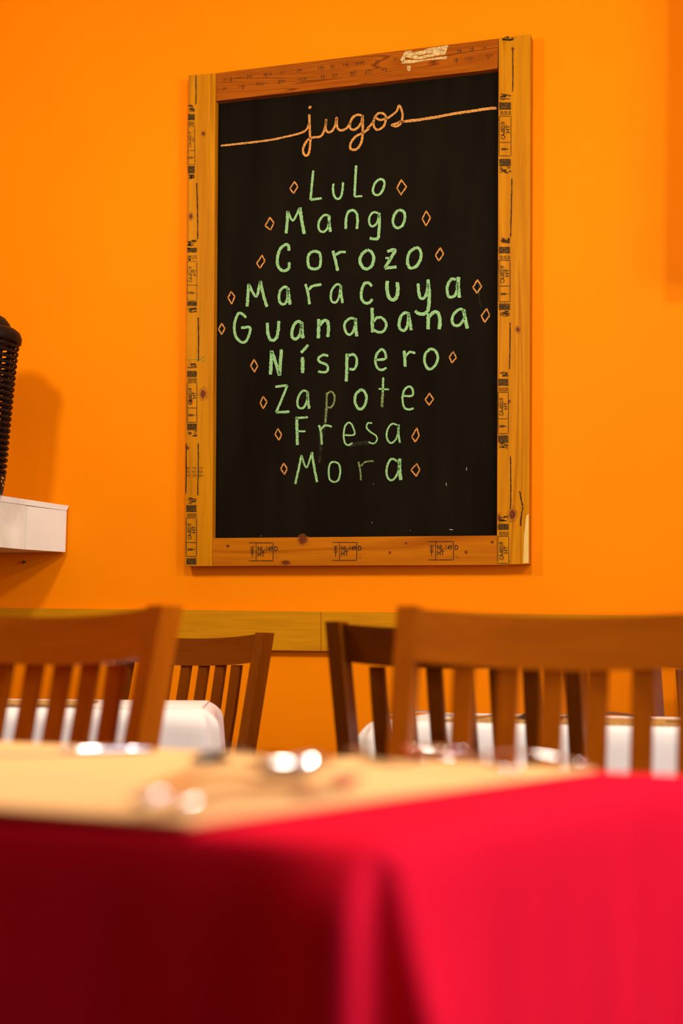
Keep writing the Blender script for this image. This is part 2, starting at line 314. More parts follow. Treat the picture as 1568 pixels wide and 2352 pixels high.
# ---- chalk writing: strokes read off in six views of the board, (x0, y0) origin, 3.4844 view px per photo px
K = 1568/450.0
O = {'A': (400, 60), 'B': (800, 60), 'C': (400, 450), 'D': (800, 450), 'E': (400, 850), 'F': (800, 850)}
def P(c, *xy):
    x0, y0 = O[c]; return [(x0+xy[i]/K, y0+xy[i+1]/K) for i in range(0, len(xy), 2)]
YCH = YPA-0.0006
G, GF = 'chalk_green', 'chalk_green_faint'
words = {
 'jugos': ('chalk_orange', [
   (P('A',372,957,550,938,750,914,880,888,990,862,1040,842,1068,812,1080,770), 4.6), (P('A',1080,706,1085,850,1088,930,1078,1010,1060,1036,1038,1025,1030,990,1045,945,1075,905,1120,890,1165,885,1190,860,1205,815,1218,742), 5.2),
   (P('A',1218,742,1210,800,1216,835,1232,850,1262,840,1285,800,1300,732,1300,790,1315,828,1350,832,1385,810,1410,770), 5.2),
   (P('A',1500,716,1465,710,1425,735,1405,785,1410,820,1435,830,1470,810,1498,770,1508,718,1508,780,1507,850,1500,920,1470,975,1435,990,1408,975,1415,930,1450,885,1500,858,1545,830,1560,815), 5.4),
   (P('A',1078,660,1095,640), 6.5),
   (P('B',150,822,195,770,212,730,235,700,265,695,295,715,298,750,285,795,250,825,220,825,203,800,200,765,215,735,250,750,300,740,340,718,385,680,405,635,430,690,430,740,412,785,380,803,345,792,380,780,450,760), 5.0),
   (P('B',400,770,450,762,560,750,700,728,850,700,1000,678,1100,662,1185,656), 6.2)]),
 'Lulo': (G, [(P('A',1112,1155,1100,1280,1090,1390), 5.5), (P('A',1090,1390,1180,1378), 5.5), (P('A',1275,1260,1270,1310,1280,1360,1305,1383,1330,1370,1345,1320,1350,1250), 5.2),
   (P('A',1455,1115,1448,1240,1442,1365), 5.5), (P('A',1442,1365,1505,1360), 4.5), (P('B',240,1228,208,1265,195,1320,215,1350,250,1345,280,1300,287,1250,270,1225,240,1228), 5.4)]),
 'Mango': (G, [(P('C',895,300,903,215,908,120), 6.5), (P('C',908,120,950,195,1005,92), 5), (P('C',1005,92,1020,200,1040,305), 7.5), (P('C',1238,160,1205,152,1168,185,1153,235,1165,278,1195,287,1225,260,1240,200), 5.2), (P('C',1240,155,1240,220,1250,288), 6.5),
   (P('C',1372,265,1375,180,1392,130,1430,115,1458,138,1466,200,1460,265), 6), (P('D',240,142,205,130,175,155,165,200,180,240,210,236,235,200,245,145), 5), (P('D',245,135,248,200,243,290,235,338,205,345,170,338), 6.5), (P('D',400,113,368,150,355,205,370,245,400,256,435,230,452,170,440,125,400,113), 6.2)]),
 'Corozo': (G, [(P('C',918,440,912,395,885,392,845,430,825,500,830,560,860,595,890,598,918,575,918,530), 6.6), (P('C',1120,440,1080,465,1068,520,1080,570,1120,585,1160,570,1172,510,1160,455,1120,440), 6.4), (P('C',1270,438,1290,520,1308,600), 7), (P('C',1288,472,1330,450,1372,450), 6.2),
   (P('D',150,432,105,470,92,520,110,565,145,585,185,560,203,500,185,450,150,432), 7), (P('D',310,445,372,432,335,505,290,578), 7), (P('D',290,578,385,568), 7), (P('D',295,495,340,500), 5), (P('D',540,412,490,450,472,510,480,560,505,578,550,555,580,490,572,430,540,412), 6.8)]),
 'Maracuya': (G, [(P('C',582,885,590,790,595,705), 7), (P('C',595,705,655,805,688,680), 6), (P('C',688,680,710,780,742,888), 7), (P('C',905,736,880,728,848,760,838,820,855,862,885,865,905,820,910,740), 6), (P('C',908,735,915,800,928,870), 7.5), (P('C',1048,705,1070,780,1082,868), 6), (P('C',1070,755,1110,720,1178,710), 6.2),
   (P('C',1330,715,1300,708,1265,745,1252,800,1262,845,1295,850,1320,800,1330,720), 5), (P('C',1332,715,1335,790,1347,858), 6), (P('D',188,724,160,695,125,705,105,760,105,820,130,855,165,855,190,825), 6.5), (P('D',312,680,308,750,325,810,350,832,380,815,395,760,390,690), 8.2),
   (P('D',558,700,560,760,575,815,600,820,625,785,637,700), 7), (P('D',637,668,645,760,645,850,635,915,600,945,560,940,532,920), 7.5), (P('D',860,670,825,665,795,710,790,770,805,808,840,805,865,770,872,690), 6.5), (P('D',880,648,878,720,888,815), 8)]),
 'Guanabana': (G, [(P('C',575,975,545,945,515,940,490,990,480,1060,495,1130,540,1172,575,1160,600,1110,605,1052,535,1058), 6), (P('C',745,1015,748,1090,765,1145,795,1155,820,1130,832,1070,836,1000), 7), (P('C',1020,1015,985,1005,955,1040,940,1095,950,1140,980,1140,1010,1100,1020,1020), 7), (P('C',1022,1008,1022,1080,1030,1140), 8), (P('C',1156,985,1155,1060,1152,1140), 7.5), (P('C',1158,1040,1195,1000,1225,1005,1234,1060,1228,1130), 7.5),
   (P('C',1445,985,1410,980,1370,1010,1362,1060,1385,1105,1415,1105,1440,1060,1450,985), 5.8), (P('C',1450,978,1452,1050,1460,1125), 7.5), (P('D',190,895,190,1000,192,1092), 7.5), (P('D',195,1015,225,977,265,975,298,1010,300,1050,275,1085,235,1090,200,1070), 6), (P('D',490,945,450,935,415,975,405,1040,425,1075,455,1070,475,1020,480,950), 6.8), (P('D',480,938,490,1000,502,1075), 7),
   (P('D',640,940,638,1010,637,1068), 8.2), (P('D',645,965,685,930,718,940,732,1000,725,1068), 8), (P('D',925,915,885,908,840,950,828,1000,850,1035,890,1030,925,980,925,915), 6.2), (P('D',920,908,935,990,952,1062), 7.8)]),
 'Nispero': (G, [(P('C',770,1430,775,1330,778,1238), 7.5), (P('C',778,1240,812,1335,842,1438), 7.5), (P('C',842,1438,850,1330,858,1228), 7.5), (P('C',1025,1290,1027,1350,1027,1418), 8), (P('C',1015,1257,1040,1228,1072,1192), 6.5), (P('C',1232,1282,1195,1272,1155,1295,1160,1325,1215,1350,1230,1385,1205,1412,1150,1405), 5.5), (P('C',1382,1262,1380,1370,1377,1485), 7), (P('C',1385,1285,1425,1268,1455,1290,1460,1340,1440,1385,1400,1385), 5.8),
   (P('D',215,1310,255,1310,298,1298,290,1245,260,1230,225,1270,215,1330,235,1380,270,1392,305,1375), 5.6), (P('D',445,1238,450,1300,455,1368), 7), (P('D',455,1285,490,1250,535,1258), 5.5), (P('D',655,1222,615,1265,608,1325,630,1375,660,1385,700,1345,715,1290,695,1240,655,1222), 6)]),
 'Zapote': (G, [(P('E',808,134,905,122), 5.5), (P('E',905,122,865,220,815,338), 5.5), (P('E',815,338,922,333), 6), (P('E',1065,175,1030,165,995,210,985,265,1000,302,1035,300,1060,250,1070,180), 5), (P('E',1065,170,1070,240,1080,310), 6), (P('E',1495,155,1455,190,1445,250,1465,300,1495,312,1525,280,1538,220,1520,170,1490,155), 6.2), (P('F',278,58,274,180), 5), (P('F',240,150,325,155), 4), (P('F',440,206,480,208,515,200,510,150,480,132,445,165,432,230,445,295,480,315,522,305), 5)]),
 'Fresa': (G, [(P('E',980,380,982,490,985,600), 6.5), (P('E',968,384,1070,378), 5), (P('E',985,490,1050,490), 4.5), (P('E',1158,440,1175,510,1180,597), 4.8), (P('E',1172,475,1210,442,1260,455), 4.8), (P('E',1360,520,1440,515,1425,445,1395,420,1365,455,1355,530,1370,590,1400,600,1425,580), 4), (P('F',190,425,155,425,145,460,175,495,220,525,228,560,200,588,160,575), 3.6), (P('F',390,440,350,430,315,470,305,530,325,575,355,580,390,530,400,440), 4), (P('F',403,435,400,510,412,582), 4.8)]),
 'Mora': (G, [(P('E',968,912,995,790,1018,680), 5), (P('E',1018,680,1058,780,1100,660), 4), (P('E',1100,655,1120,780,1142,897), 5.5), (P('E',1290,735,1250,745,1235,810,1245,875,1280,895,1315,875,1328,805,1315,750,1280,735), 4.2), (P('F',390,730,345,710,312,760,305,830,325,875,360,875,395,820,410,730), 4.8), (P('F',410,708,408,790,420,880), 8)]),
}
for w_, (mat, strokes) in words.items():
    letters = []                                  # strokes whose widths overlap belong to one letter
    for pts, wd in strokes:
        x0, x1 = min(p[0] for p in pts)-1, max(p[0] for p in pts)+1
        hit = next((l for l in letters if w_ != 'jugos' and x0 < l[1] and x1 > l[0]), None)
        if hit: hit[0] = min(hit[0], x0); hit[1] = max(hit[1], x1); hit[2].append((pts, wd))
        else: letters.append([x0, x1, [(pts, wd)]])
    for l in letters:
        d = Dec(YCH)
        for pts, wd in l[2]: d.stroke(pts, wd)
        d.build('chalk_stroke' if w_ == 'jugos' else 'chalk_letter', M[mat], panel)
d = Dec(YCH+0.0001)        # paler, half wiped letters
for pts, wd in [(P('E',1220,180,1218,300,1210,420), 4.5), (P('E',1222,195,1250,170,1280,200,1278,260,1250,300,1220,295), 4.2), (P('F',274,180,268,296), 6), (P('F',80,735,95,810,100,882), 4), (P('F',98,770,135,735,200,728), 4)]:
    d.stroke(pts, wd)
d.build('chalk_wiped_strokes', M['chalk_green_faint'], panel)
d = Dec(YCH+0.0002)
for pts, wd in [(P('E',1212,300,1205,420,1190,520), 7), (P('E',1165,500,1170,620,1160,740), 6), (P('E',1400,600,1500,585,1570,580), 9), (P('D',1050,680,1045,800,1060,900), 3)]:
    d.stroke(pts, wd)
d.build('chalk_smear', M['chalk_smear'], panel)
d = Dec(YCH)
for (x, y, a, b, w) in [(1071, 1073, 0, 8, 1.6), (1024, 1108, 1, 8, 1.2), (853, 1199, 2, 3, 1.5), (1032, 1216, 8, 1, 1.6), (941, 1217, 1, 2, 1.3), (857, 1111, 1, 2, 1.2), (598, 1231, 2, 0, 1.5)]:
    d.stroke([(x, y), (x+a, y+b)], w, smooth=False)
d.build('chalk_speck', M['chalk_white'], panel)
for p in [P('A',962,1245,988,1285,955,1338,925,1300), P('B',422,1230,463,1285,420,1350,388,1295), P('C',765,172,798,215,770,272,728,240), P('D',622,120,655,175,620,240,590,180),
          P('C',703,475,725,520,685,578,660,540), P('D',735,415,760,465,722,520,696,475), P('C',456,765,485,805,460,865,430,815), P('D',1032,672,1065,725,1028,778,996,732),
          P('C',380,1020,405,1060,380,1108,354,1065), P('D',1105,902,1130,955,1090,1012,1063,960), P('C',640,1310,668,1360,642,1410,612,1358), P('D',838,1246,862,1295,828,1335,806,1290),
          P('E',712,212,742,255,712,308,688,260), P('F',648,186,680,232,645,282,614,236), P('E',828,468,858,515,838,560,806,515), P('F',546,465,565,525,535,575,506,535),
          P('E',876,745,903,790,882,835,852,790), P('F',547,750,570,798,542,850,500,800)]:
    d = Dec(YCH)
    for i in range(4):
        a, b = Vector(p[i]), Vector(p[(i+1) % 4]); e = (b-a)*0.06
        d.stroke([tuple(a-e), tuple(b+e)], 3.1, jit=0.3, smooth=False)
    d.build('chalk_diamond', M['chalk_orange'], panel)

# ---- lumber stamps, kerf marks and knots on the frame
YS = YFR-0.0004
def blotch(d, x0, y0, x1, y1, n=14):
    for _ in range(n):
        a, b = random.uniform(x0, x1-4), random.uniform(y0, y1-2)
        d.stroke([(a, b), (min(x1, a+random.uniform(4, 12)), b+random.uniform(-2, 2)*0.8)], random.uniform(1.5, 4), smooth=False)
def wheat(d, x, y, rot=False, s=1.0):
    st = [[(0, -9), (0, 9)]]+[[(0, k*3-3), (-3.2, k*3-6)] for k in range(-1, 3)]+[[(0, k*3-3), (3.2, k*3-6)] for k in range(-1, 3)]
    for q in st:
        pts = [((x+b*s, y+a*s) if rot else (x+a*s, y+b*s)) for a, b in q]
        d.stroke(pts, 1.7, smooth=False, step=4)
def stamp_v(par, x0, x1, ysm, yb0, yb1, ydun, y0, y1, ydiv, b2=None, sm2=None, faint=False):
    d = Dec(YS); k = Dec(YS); fnt = Dec(YS); w = x1-x0
    blotch(fnt, x0, ysm, x1, ysm+15)
    k.rect(x0, yb0, x1, yb1)
    d.text('DUN', x0+w*0.36, ydun+9, 9.5, True, 0.42); d.text('DUN', x0+w*0.68, ydun+9, 9.5, True, 0.42); d.text('DUN', x1, ydun+9, 9.5, True, 0.42)
    d.outline(x0, y0, x1, y1, 1.6)
    if ydiv:
        d.stroke([(x0, ydiv), (x1, ydiv)], 1.6, smooth=False, step=6)
        wheat(d, x0+w*0.5, (ydiv+y1)/2, True, 1.0); ye = ydiv-7
    else: ye = y1-8
    d.text('CA-00219', x0+w*0.5, ye, w*0.52, True, (ye-y0-6)/(w*0.52*4.9)); d.text('HT', x0+w*0.90, ye-14, w*0.46, True, 1.15)
    if b2: k.rect(x0, b2[0], x1, b2[1])
    if sm2: blotch(fnt, x0, sm2[0], x1, sm2[1])
    d.build('lumber_stamp', M['ink_faint' if faint else 'ink'], par); k.build('stamp_block', M['ink_block'], par); fnt.build('stamp_smudge', M['ink_faint'], par)
stamp_v(stileR, 1146, 1173, 215, 235, 252, 255, 267, 358, 327, (365, 382), (384, 400))
stamp_v(stileR, 1145, 1171, 547, 567, 582, 587, 598, 693, 657, (697, 712), (714, 730))
stamp_v(stileR, 1143.5, 1167, 852, 870, 886, 890, 901, 996, 962, (1000, 1017), (1018, 1033))
stamp_v(stileR, 1143, 1168, 1184, 1203, 1217, 1221, 1232, 1294, None)
stamp_v(stileL, 431, 447, 243, 262, 276, 279, 290, 378, 346, (381, 398), (400, 413), True)
stamp_v(stileL, 430, 452, 551, 569, 580, 586, 600, 690, 655, (692, 703), (708, 720), True)
stamp_v(stileL, 429.5, 452, 833, 852, 866, 868, 879, 970, 937, (973, 988), (990, 1004))
stamp_v(stileL, 427.5, 451, 1143, 1160, 1176, 1179, 1190, 1278, 1246, (1282, 1297), None)
d = Dec(YS)
for row in range(3):
    for c in range(3): d.text(('WH', '018', '2015')[row], 427+15*c, 1078+row*8.5, 8, False, 0.62)
d.build('date_stamp', M['ink_faint'], stileL)
def kerf(par, a, b, w=2.6):
    d = Dec(YS); d.stroke([a, ((a[0]+b[0])/2+0.6, (a[1]+b[1])/2), b], w, jit=0.35, step=5); d.build('kerf_mark', M['ink'], par)
for a, b in (((1177, 112), (1177, 210)), ((1175, 410), (1172, 545)), ((1171, 740), (1169.5, 848)), ((1172, 1048), (1172, 1170))): kerf(stileR, a, b)
for a, b in (((449.5, 172), (449.5, 240)), ((451.5, 420), (454, 549)), ((455, 729), (455.5, 830)), ((455, 1018), (454, 1138)), ((427.5, 1018), (426.5, 1134))): kerf(stileL, a, b)
d = Dec(YS); blotch(d, 1149, 83, 1180, 95, 10); d.build('stamp_smudge', M['ink'], stileR)
d = Dec(YS); d.stroke([(1193, 1128), (1197, 1150), (1200, 1165), (1197, 1185), (1195, 1208)], 3.2, jit=0.5); d.build('grain_split', M['ink'], stileR)
d = Dec(YS); blotch(d, 430, 555, 438, 600, 10); d.build('stamp_smudge', M['ink'], stileL)
d = Dec(YS); d.stroke([(428, 827), (448, 826), (462, 826)], 2); d.stroke([(471, 823), (465, 820), (462, 826), (467, 831), (471, 827)], 2); d.build('green_mark', M['green_ink'], stileL)
def knot(par, x, y, rx, ry, halo=1.9):
    for nm, mt, s, yy in (('knot_halo', 'knot_halo', halo, YS+0.0001), ('knot', 'knot', 1.0, YS)):
        d = Dec(yy); n = 14; ph = random.random()*6
        d.poly([(x+rx*s*math.cos(-2*math.pi*i/n)*(1+0.14*math.sin(3*i+ph)), y+ry*s*math.sin(-2*math.pi*i/n)*(1+0.14*math.cos(2*i+ph))) for i in range(n)])
        d.build(nm, M[mt], par)
for a in ((467, 307, 3.5, 4), (438, 497, 3.5, 6), (466, 905, 6, 9), (430.5, 1029, 3, 3), (437, 920, 4, 5)): knot(stileL, *a)
for a in ((1155, 550, 3.5, 4), (1189, 757, 4, 5), (1169, 922, 2.5, 3), (1176, 1182, 7, 10), (1177, 112, 2.5, 3), (1146, 1190, 3, 7)): knot(stileR, *a)
for a in ((695, 1240, 9.5, 8.5), (932, 1247, 2.5, 2.5), (895, 1269, 2.5, 2.5), (1070, 1268, 3, 3), (1130, 1245, 3, 2.5), (656, 1292, 9, 4.5), (523, 1254, 3, 2.5)): knot(railB, *a, 1.6)
d = Dec(YS); d.poly([(1201, 1293.5), (1213.5, 1293), (1213.8, 1180), (1208, 1185), (1203, 1230)]); d.build('pale_sapwood', M['sap'], stileR)
for x0, x1, y0, y1 in ((588, 627, 1247, 1288), (779.5, 819, 1245.5, 1287), (1000, 1041, 1244, 1286)):
    d = Dec(YS+0.0008)
    d.stroke([(x0-17, y0), (x1, y0)], 1.7, smooth=False, step=6); d.stroke([(x1, y0), (x1, y1)], 1.8, smooth=False, step=6)
    d.stroke([(x1, y1), (x0-17, y1)], 1.7, smooth=False, step=6); d.stroke([(x0, y0), (x0, y1)], 1.7, smooth=False, step=6)
    d.text('NL-149', x0+3, y0+18.5, 15.0, False, 0.76); d.text('D', x1+2.5, y0+18.5, 15.0, False, 0.8); d.text('HT', x0+3, y0+31, 15.0, False, 0.84)
    wheat(d, x0-9, (y0+y1)/2, False, 1.5); d.stroke([(x1+8, y1-12), (x1+8, y1-3)], 0.9, smooth=False)
    d.build('lumber_stamp', M['ink'], railB)
d = Dec(YFR+0.003-0.0004)
def ty(x): return 168-(x-495)*0.1226
for row, (off, h) in enumerate(((14, 11), (34, 12))):
    x = 515 if row == 0 else 512
    while x < 1135:
        if not (905 < x < 1040):
            for q in range(random.randint(2, 4)):
                yb = ty(x)+off; d.stroke([(x, yb+random.uniform(-2, 1)), (x+random.uniform(-1, 1), yb+h*random.uniform(0.5, 1))], random.uniform(1.5, 2.6), smooth=False, step=5)
                if random.random() < .6: d.stroke([(x, yb+3), (x+5, yb+2.5)], 1.5, smooth=False, step=5)
                x += 5
        x += random.uniform(14, 34)
d.build('lumber_stamp', M['ink_faint'], railT)
d = Dec(YFR+0.003-0.0005)
d.poly(P('B',800,152,772,228,720,232,640,250,590,262,520,262,430,240,455,198,520,195))
d.poly(P('B',790,238,785,262,640,272,500,298,420,300,440,272,600,268))
d.poly(P('B',500,318,490,362,468,350,470,318)); d.poly(P('B',455,250,440,292,415,270,430,240))
d.build('worn_patch', M['worn'], railT)
d = Dec(YFR+0.003-0.0006); d.poly(P('B',640,172,600,195,540,205,490,215,520,190)); d.stroke(P('B',560,240,620,225,660,222), 2.2); d.build('worn_hole', M['top_wood'], railT)

# ------------------------------------------------------------------ made-up cupboard, unseen at right, added to cast the soft wall shadow
x0c = on_wall(1594, 300, WALL_Y).x; z0c = on_wall(1606, 655, WALL_Y).z
cup = tag(empty('wall_cupboard', (x0c+0.3, WALL_Y, z0c)), 'shallow wooden wall cupboard hung to the right of the chalkboard', 'cupboard'); Cm = mw(cup)
bm = bmesh.new(); box(bm, x0c, x0c+0.6, WALL_Y-0.17, WALL_Y-0.001, z0c, z0c+0.72); obj('cupboard_body', bm, M['rail_wood'], cup, bevel=0.003, world_to=Cm)
for k in range(2):
    bm = bmesh.new(); box(bm, x0c+0.006+k*0.296, x0c+0.298+k*0.296, WALL_Y-0.188, WALL_Y-0.1705, z0c+0.006, z0c+0.714); dr = obj('door', bm, M['stile_wood'], cup, bevel=0.003, world_to=Cm)
    bm = bmesh.new(); xk = x0c+0.275+k*0.05; lathe(bm, [(0.004, 0), (0.006, 0.01), (0.012, 0.016), (0.008, 0.022)], seg=14); bm.transform(Matrix.Translation((xk, WALL_Y-0.188, z0c+0.36)) @ Matrix.Rotation(math.radians(90), 4, 'X')); obj('knob', bm, M['dark_metal'], dr, True, world_to=Cm)

# ------------------------------------------------------------------ marble ledge and ribbed lantern
P0 = on_wall(156, 1215, WALL_Y-0.004)
dirf = cw(-0.578, -0.816).normalized()           # along the visible face, out of the wall
nf = Vector((dirf.y, -dirf.x, 0))
if nf.dot(CAMP-P0) < 0: nf = -nf
def on_face(px, py):
    r = ray(px, py); t = (P0-CAMP).dot(nf)/r.dot(nf); return CAMP+r*t
shelf = tag(empty('marble_ledge', (P0.x-0.15, WALL_Y, P0.z-0.05)), 'thick cream marble ledge fixed to the orange wall at left', 'shelf'); Sm = mw(shelf)
def ledge_piece(name, pix, mat, depth=0.34, inset=0.0):
    p = [on_face(a, b)-nf*inset for a, b in pix]   # BL(out) BR TR TL
    bm = bmesh.new(); bk = -nf*depth
    pts = [p[0], p[1], p[1]+bk, p[0]+bk, p[3], p[2], p[2]+bk, p[3]+bk]
    pts = [Vector((v.x, min(v.y, WALL_Y-0.001), v.z)) for v in pts]
    hexa(bm, pts); obj(name, bm, mat, shelf, bevel=0.0025, world_to=Sm)
ledge_piece('marble_block', [(57.5, 1262), (150, 1268), (153, 1173.5), (62, 1162)], M['marble'])
ledge_piece('marble_block', [(-75, 1250), (57, 1262), (61.5, 1161), (-80, 1141)], M['marble_dark'], inset=0.001)
ledge_piece('top_slab', [(-80, 1140.6), (153, 1172.8), (159, 1162), (-80, 1126)], M['marble'], depth=0.345)
bm = bmesh.new(); pk = on_wall(57, 1291, WALL_Y); tube(bm, [pk+Vector((0, 0.01, 0)), pk+Vector((0, -0.012, 0)), pk+Vector((0.006, -0.02, -0.004))], 0.003, 8)
tag(obj('wall_screw', bm, M['dark_metal'], smooth=True), 'small metal screw stuck in the wall below the marble ledge', 'screw')

LD = 3.86
lc = at_depth(-42, 1132, LD); lz = lc.z
sc = LD/F_PX
lan = tag(empty('ribbed_lantern', lc), 'black plastic ribbed tower with domed cap standing on the marble ledge', 'lantern')
def lp(px_r): return px_r*sc
def zz(py): return (1132-py)*sc
bm = bmesh.new(); lathe(bm, [(lp(2), zz(716)), (lp(30), zz(720)), (lp(50), zz(731)), (lp(60), zz(744)), (lp(64), zz(757)), (lp(64), zz(770)), (lp(2), zz(770))], seg=40); obj('cap_dome', bm, M['black_plastic'], lan, True)
bm = bmesh.new(); lathe(bm, [(lp(60), zz(754)), (lp(74), zz(757)), (lp(83), zz(764)), (lp(87), zz(775)), (lp(86), zz(786)), (lp(80), zz(789)), (lp(60), zz(787))], seg=40); obj('cap_rim', bm, M['black_plastic'], lan, True)
def rad(py): return 82-27*(max(0, py-790)/300.0)**0.85
for i in range(22):
    py = 797+i*13.6; bm = bmesh.new(); R_ = lp(rad(py)-3); n = 40
    tube(bm, [(R_*math.cos(2*math.pi*k/n), R_*math.sin(2*math.pi*k/n), zz(py)) for k in range(n+1)], lp(3.6), 6)
    obj('rib', bm, M['black_plastic'], lan, True)
for k in range(8):
    a = 2*math.pi*k/8+0.32; bm = bmesh.new()
    pts = [(lp(rad(py)-11)*math.cos(a), lp(rad(py)-11)*math.sin(a), zz(py)) for py in (788, 860, 930, 1000, 1096)]
    for p0, p1 in zip(pts, pts[1:]): bar(bm, p0, p1, lp(11), lp(5), Vector((-math.sin(a), math.cos(a), 0)))
    obj('upright', bm, M['black_plastic'], lan)
bm = bmesh.new(); lathe(bm, [(lp(2), zz(788)), (lp(22), zz(788)), (lp(22), zz(1096)), (lp(2), zz(1096))], seg=20); obj('core', bm, M['black_plastic'], lan, True)
bm = bmesh.new(); lathe(bm, [(lp(2), zz(1090)), (lp(54), zz(1090)), (lp(51), zz(1112)), (lp(47), zz(1134)), (lp(2), zz(1134))], seg=40); base = obj('base', bm, M['black_plastic'], lan, True)
bm = bmesh.new(); av = math.atan2(-lc.y, -lc.x)+0.95
for row in range(3):
    for q in range(4):
        if (row+q) % 3 == 2: continue
        for s_ in range(1):
            a0 = av+q*0.13; r_ = lp(53-row*1.2)+0.0008; z_ = zz(1102+row*8)
            v = [bm.verts.new((r_*math.cos(t), r_*math.sin(t), z)) for t, z in ((a0, z_), (a0+0.08, z_), (a0+0.08, z_+lp(5)), (a0, z_+lp(5)))]; bm.faces.new(v)
tag(obj('printed_mark', bm, M['yellow_print'], base), 'small yellow printed marks')

# ------------------------------------------------------------------ chairs
H = 0.928; RK = 0.25; WB = 0.45
def back_y(z): return 0.20+max(0, z-0.44)*RK if z >= 0.44 else 0.20+(0.44-z)*0.16
def make_chair():
    r = empty('dining_chair')
    for s in (-1, 1):
        bm = bmesh.new(); x = s*(WB/2-0.013)
        zs = [0.0, 0.22, 0.44, 0.62, 0.80, H]
        secs = []
        for z in zs:
            dep = 0.036 if z < 0.1 else 0.043
            yb = back_y(z); dx = -0.02*s if z < 0.05 else -0.012*s*(1-min(1, z/0.6))
            secs.append([(x+dx-0.013, yb-dep/2, z), (x+dx+0.013, yb-dep/2, z), (x+dx+0.013, yb+dep/2, z), (x+dx-0.013, yb+dep/2, z)])
        sweep(bm, secs); obj('back_post', bm, M['chair_wood'], r, bevel=0.003)
    # curved crest rail let in between the posts
    bm = bmesh.new(); secs = []; n = 14; hw = WB/2-0.026
    for i in range(n+1):
        u = -1+2*i/n; x = u*hw; sag = 0.030*(1-u*u); dip = 0.009*(1-u*u)
        zt = H-0.004-dip; zb = H-0.070-dip*1.2
        yt, ybm = back_y(zt)-0.008+sag, back_y(zb)-0.008+sag
        secs.append([(x, ybm-0.011, zb), (x, ybm+0.011, zb), (x, yt+0.011, zt), (x, yt-0.011, zt)])
    sweep(bm, secs); obj('crest_rail', bm, M['crest_wood'], r, bevel=0.003)
    for i in range(6):
        u = (i-2.5)*0.0555/hw; x = u*hw; bm = bmesh.new(); secs = []
        for z in (0.50, 0.58, 0.66, 0.74, 0.80, H-0.078):
            sag = 0.030*(1-u*u)*(0.45+0.55*(z-0.5)/(H-0.578)); y = back_y(z)-0.008+sag+0.010*math.sin(math.pi*(z-0.5)/(H-0.578))
            secs.append([(x-0.0135, y-0.006, z), (x+0.0135, y-0.006, z), (x+0.0135, y+0.006, z), (x-0.0135, y+0.006, z)])
        sweep(bm, secs); obj('back_slat', bm, M['chair_wood'], r, bevel=0.0018)
    bm = bmesh.new(); secs = []
    for i in range(9):
        u = -1+i/4; x = u*hw; y = back_y(0.48)-0.008+0.0135*(1-u*u)
        secs.append([(x, y-0.011, 0.46), (x, y+0.011, 0.46), (x, y+0.011, 0.503), (x, y-0.011, 0.503)])
    sweep(bm, secs); obj('lower_rail', bm, M['crest_wood'], r, bevel=0.002)
    bm = bmesh.new()
    sx = [(-0.215, -0.225), (0.215, -0.225), (0.195, 0.175), (-0.195, 0.175)]
    hexa(bm, [(x, y, 0.435) for x, y in sx]+[(x, y, 0.465) for x, y in sx]); obj('seat', bm, M['crest_wood'], r, bevel=0.010)
    for s in (-1, 1):
        bm = bmesh.new(); bar(bm, (s*0.185, -0.19, 0.0), (s*0.19, -0.195, 0.435), 0.036, 0.036); obj('front_leg', bm, M['chair_wood'], r, bevel=0.003)
        bm = bmesh.new(); bar(bm, (s*0.190, -0.18, 0.41), (s*0.195, 0.19, 0.41), 0.02, 0.05, Vector((1, 0, 0))); obj('side_apron', bm, M['crest_wood'], r, bevel=0.002)
        bm = bmesh.new(); bar(bm, (s*0.188, -0.18, 0.19), (s*0.197, 0.225, 0.19), 0.018, 0.03, Vector((1, 0, 0))); obj('side_stretcher', bm, M['crest_wood'], r, bevel=0.002)
    bm = bmesh.new(); bar(bm, (-0.18, -0.195, 0.41), (0.18, -0.195, 0.41), 0.02, 0.05, Vector((0, 1, 0))); obj('front_apron', bm, M['crest_wood'], r, bevel=0.002)
    return r
chair0 = make_chair()
GC = 'slat-back chairs around the tables'
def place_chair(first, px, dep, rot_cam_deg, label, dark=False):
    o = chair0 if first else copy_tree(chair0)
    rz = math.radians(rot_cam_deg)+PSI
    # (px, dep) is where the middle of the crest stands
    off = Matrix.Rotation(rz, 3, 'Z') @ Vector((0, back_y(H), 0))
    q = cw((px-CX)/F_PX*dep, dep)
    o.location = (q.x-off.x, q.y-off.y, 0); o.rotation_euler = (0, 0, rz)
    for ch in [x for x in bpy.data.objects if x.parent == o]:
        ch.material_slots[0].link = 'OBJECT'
        ch.material_slots[0].material = M[('dark_' if dark else '')+('chair_wood' if ch.data.materials[0] == M['chair_wood'] else 'crest_wood')]  # dark: wood with shade painted into its colour, not another stain
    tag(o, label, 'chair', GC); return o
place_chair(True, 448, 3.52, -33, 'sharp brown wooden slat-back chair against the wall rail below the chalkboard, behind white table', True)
place_chair(False, 112, 2.01, -33, 'blurred brown slat-back chair at the left edge behind the red table')
place_chair(False, 1321, 1.78, -15, 'blurred brown slat-back chair at right with wide crest, nearest behind the red table')
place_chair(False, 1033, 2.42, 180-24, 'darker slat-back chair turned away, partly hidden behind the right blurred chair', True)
place_chair(False, 1690, 3.42, 6, 'chair at the right edge beyond the right white table, one post showing', True)

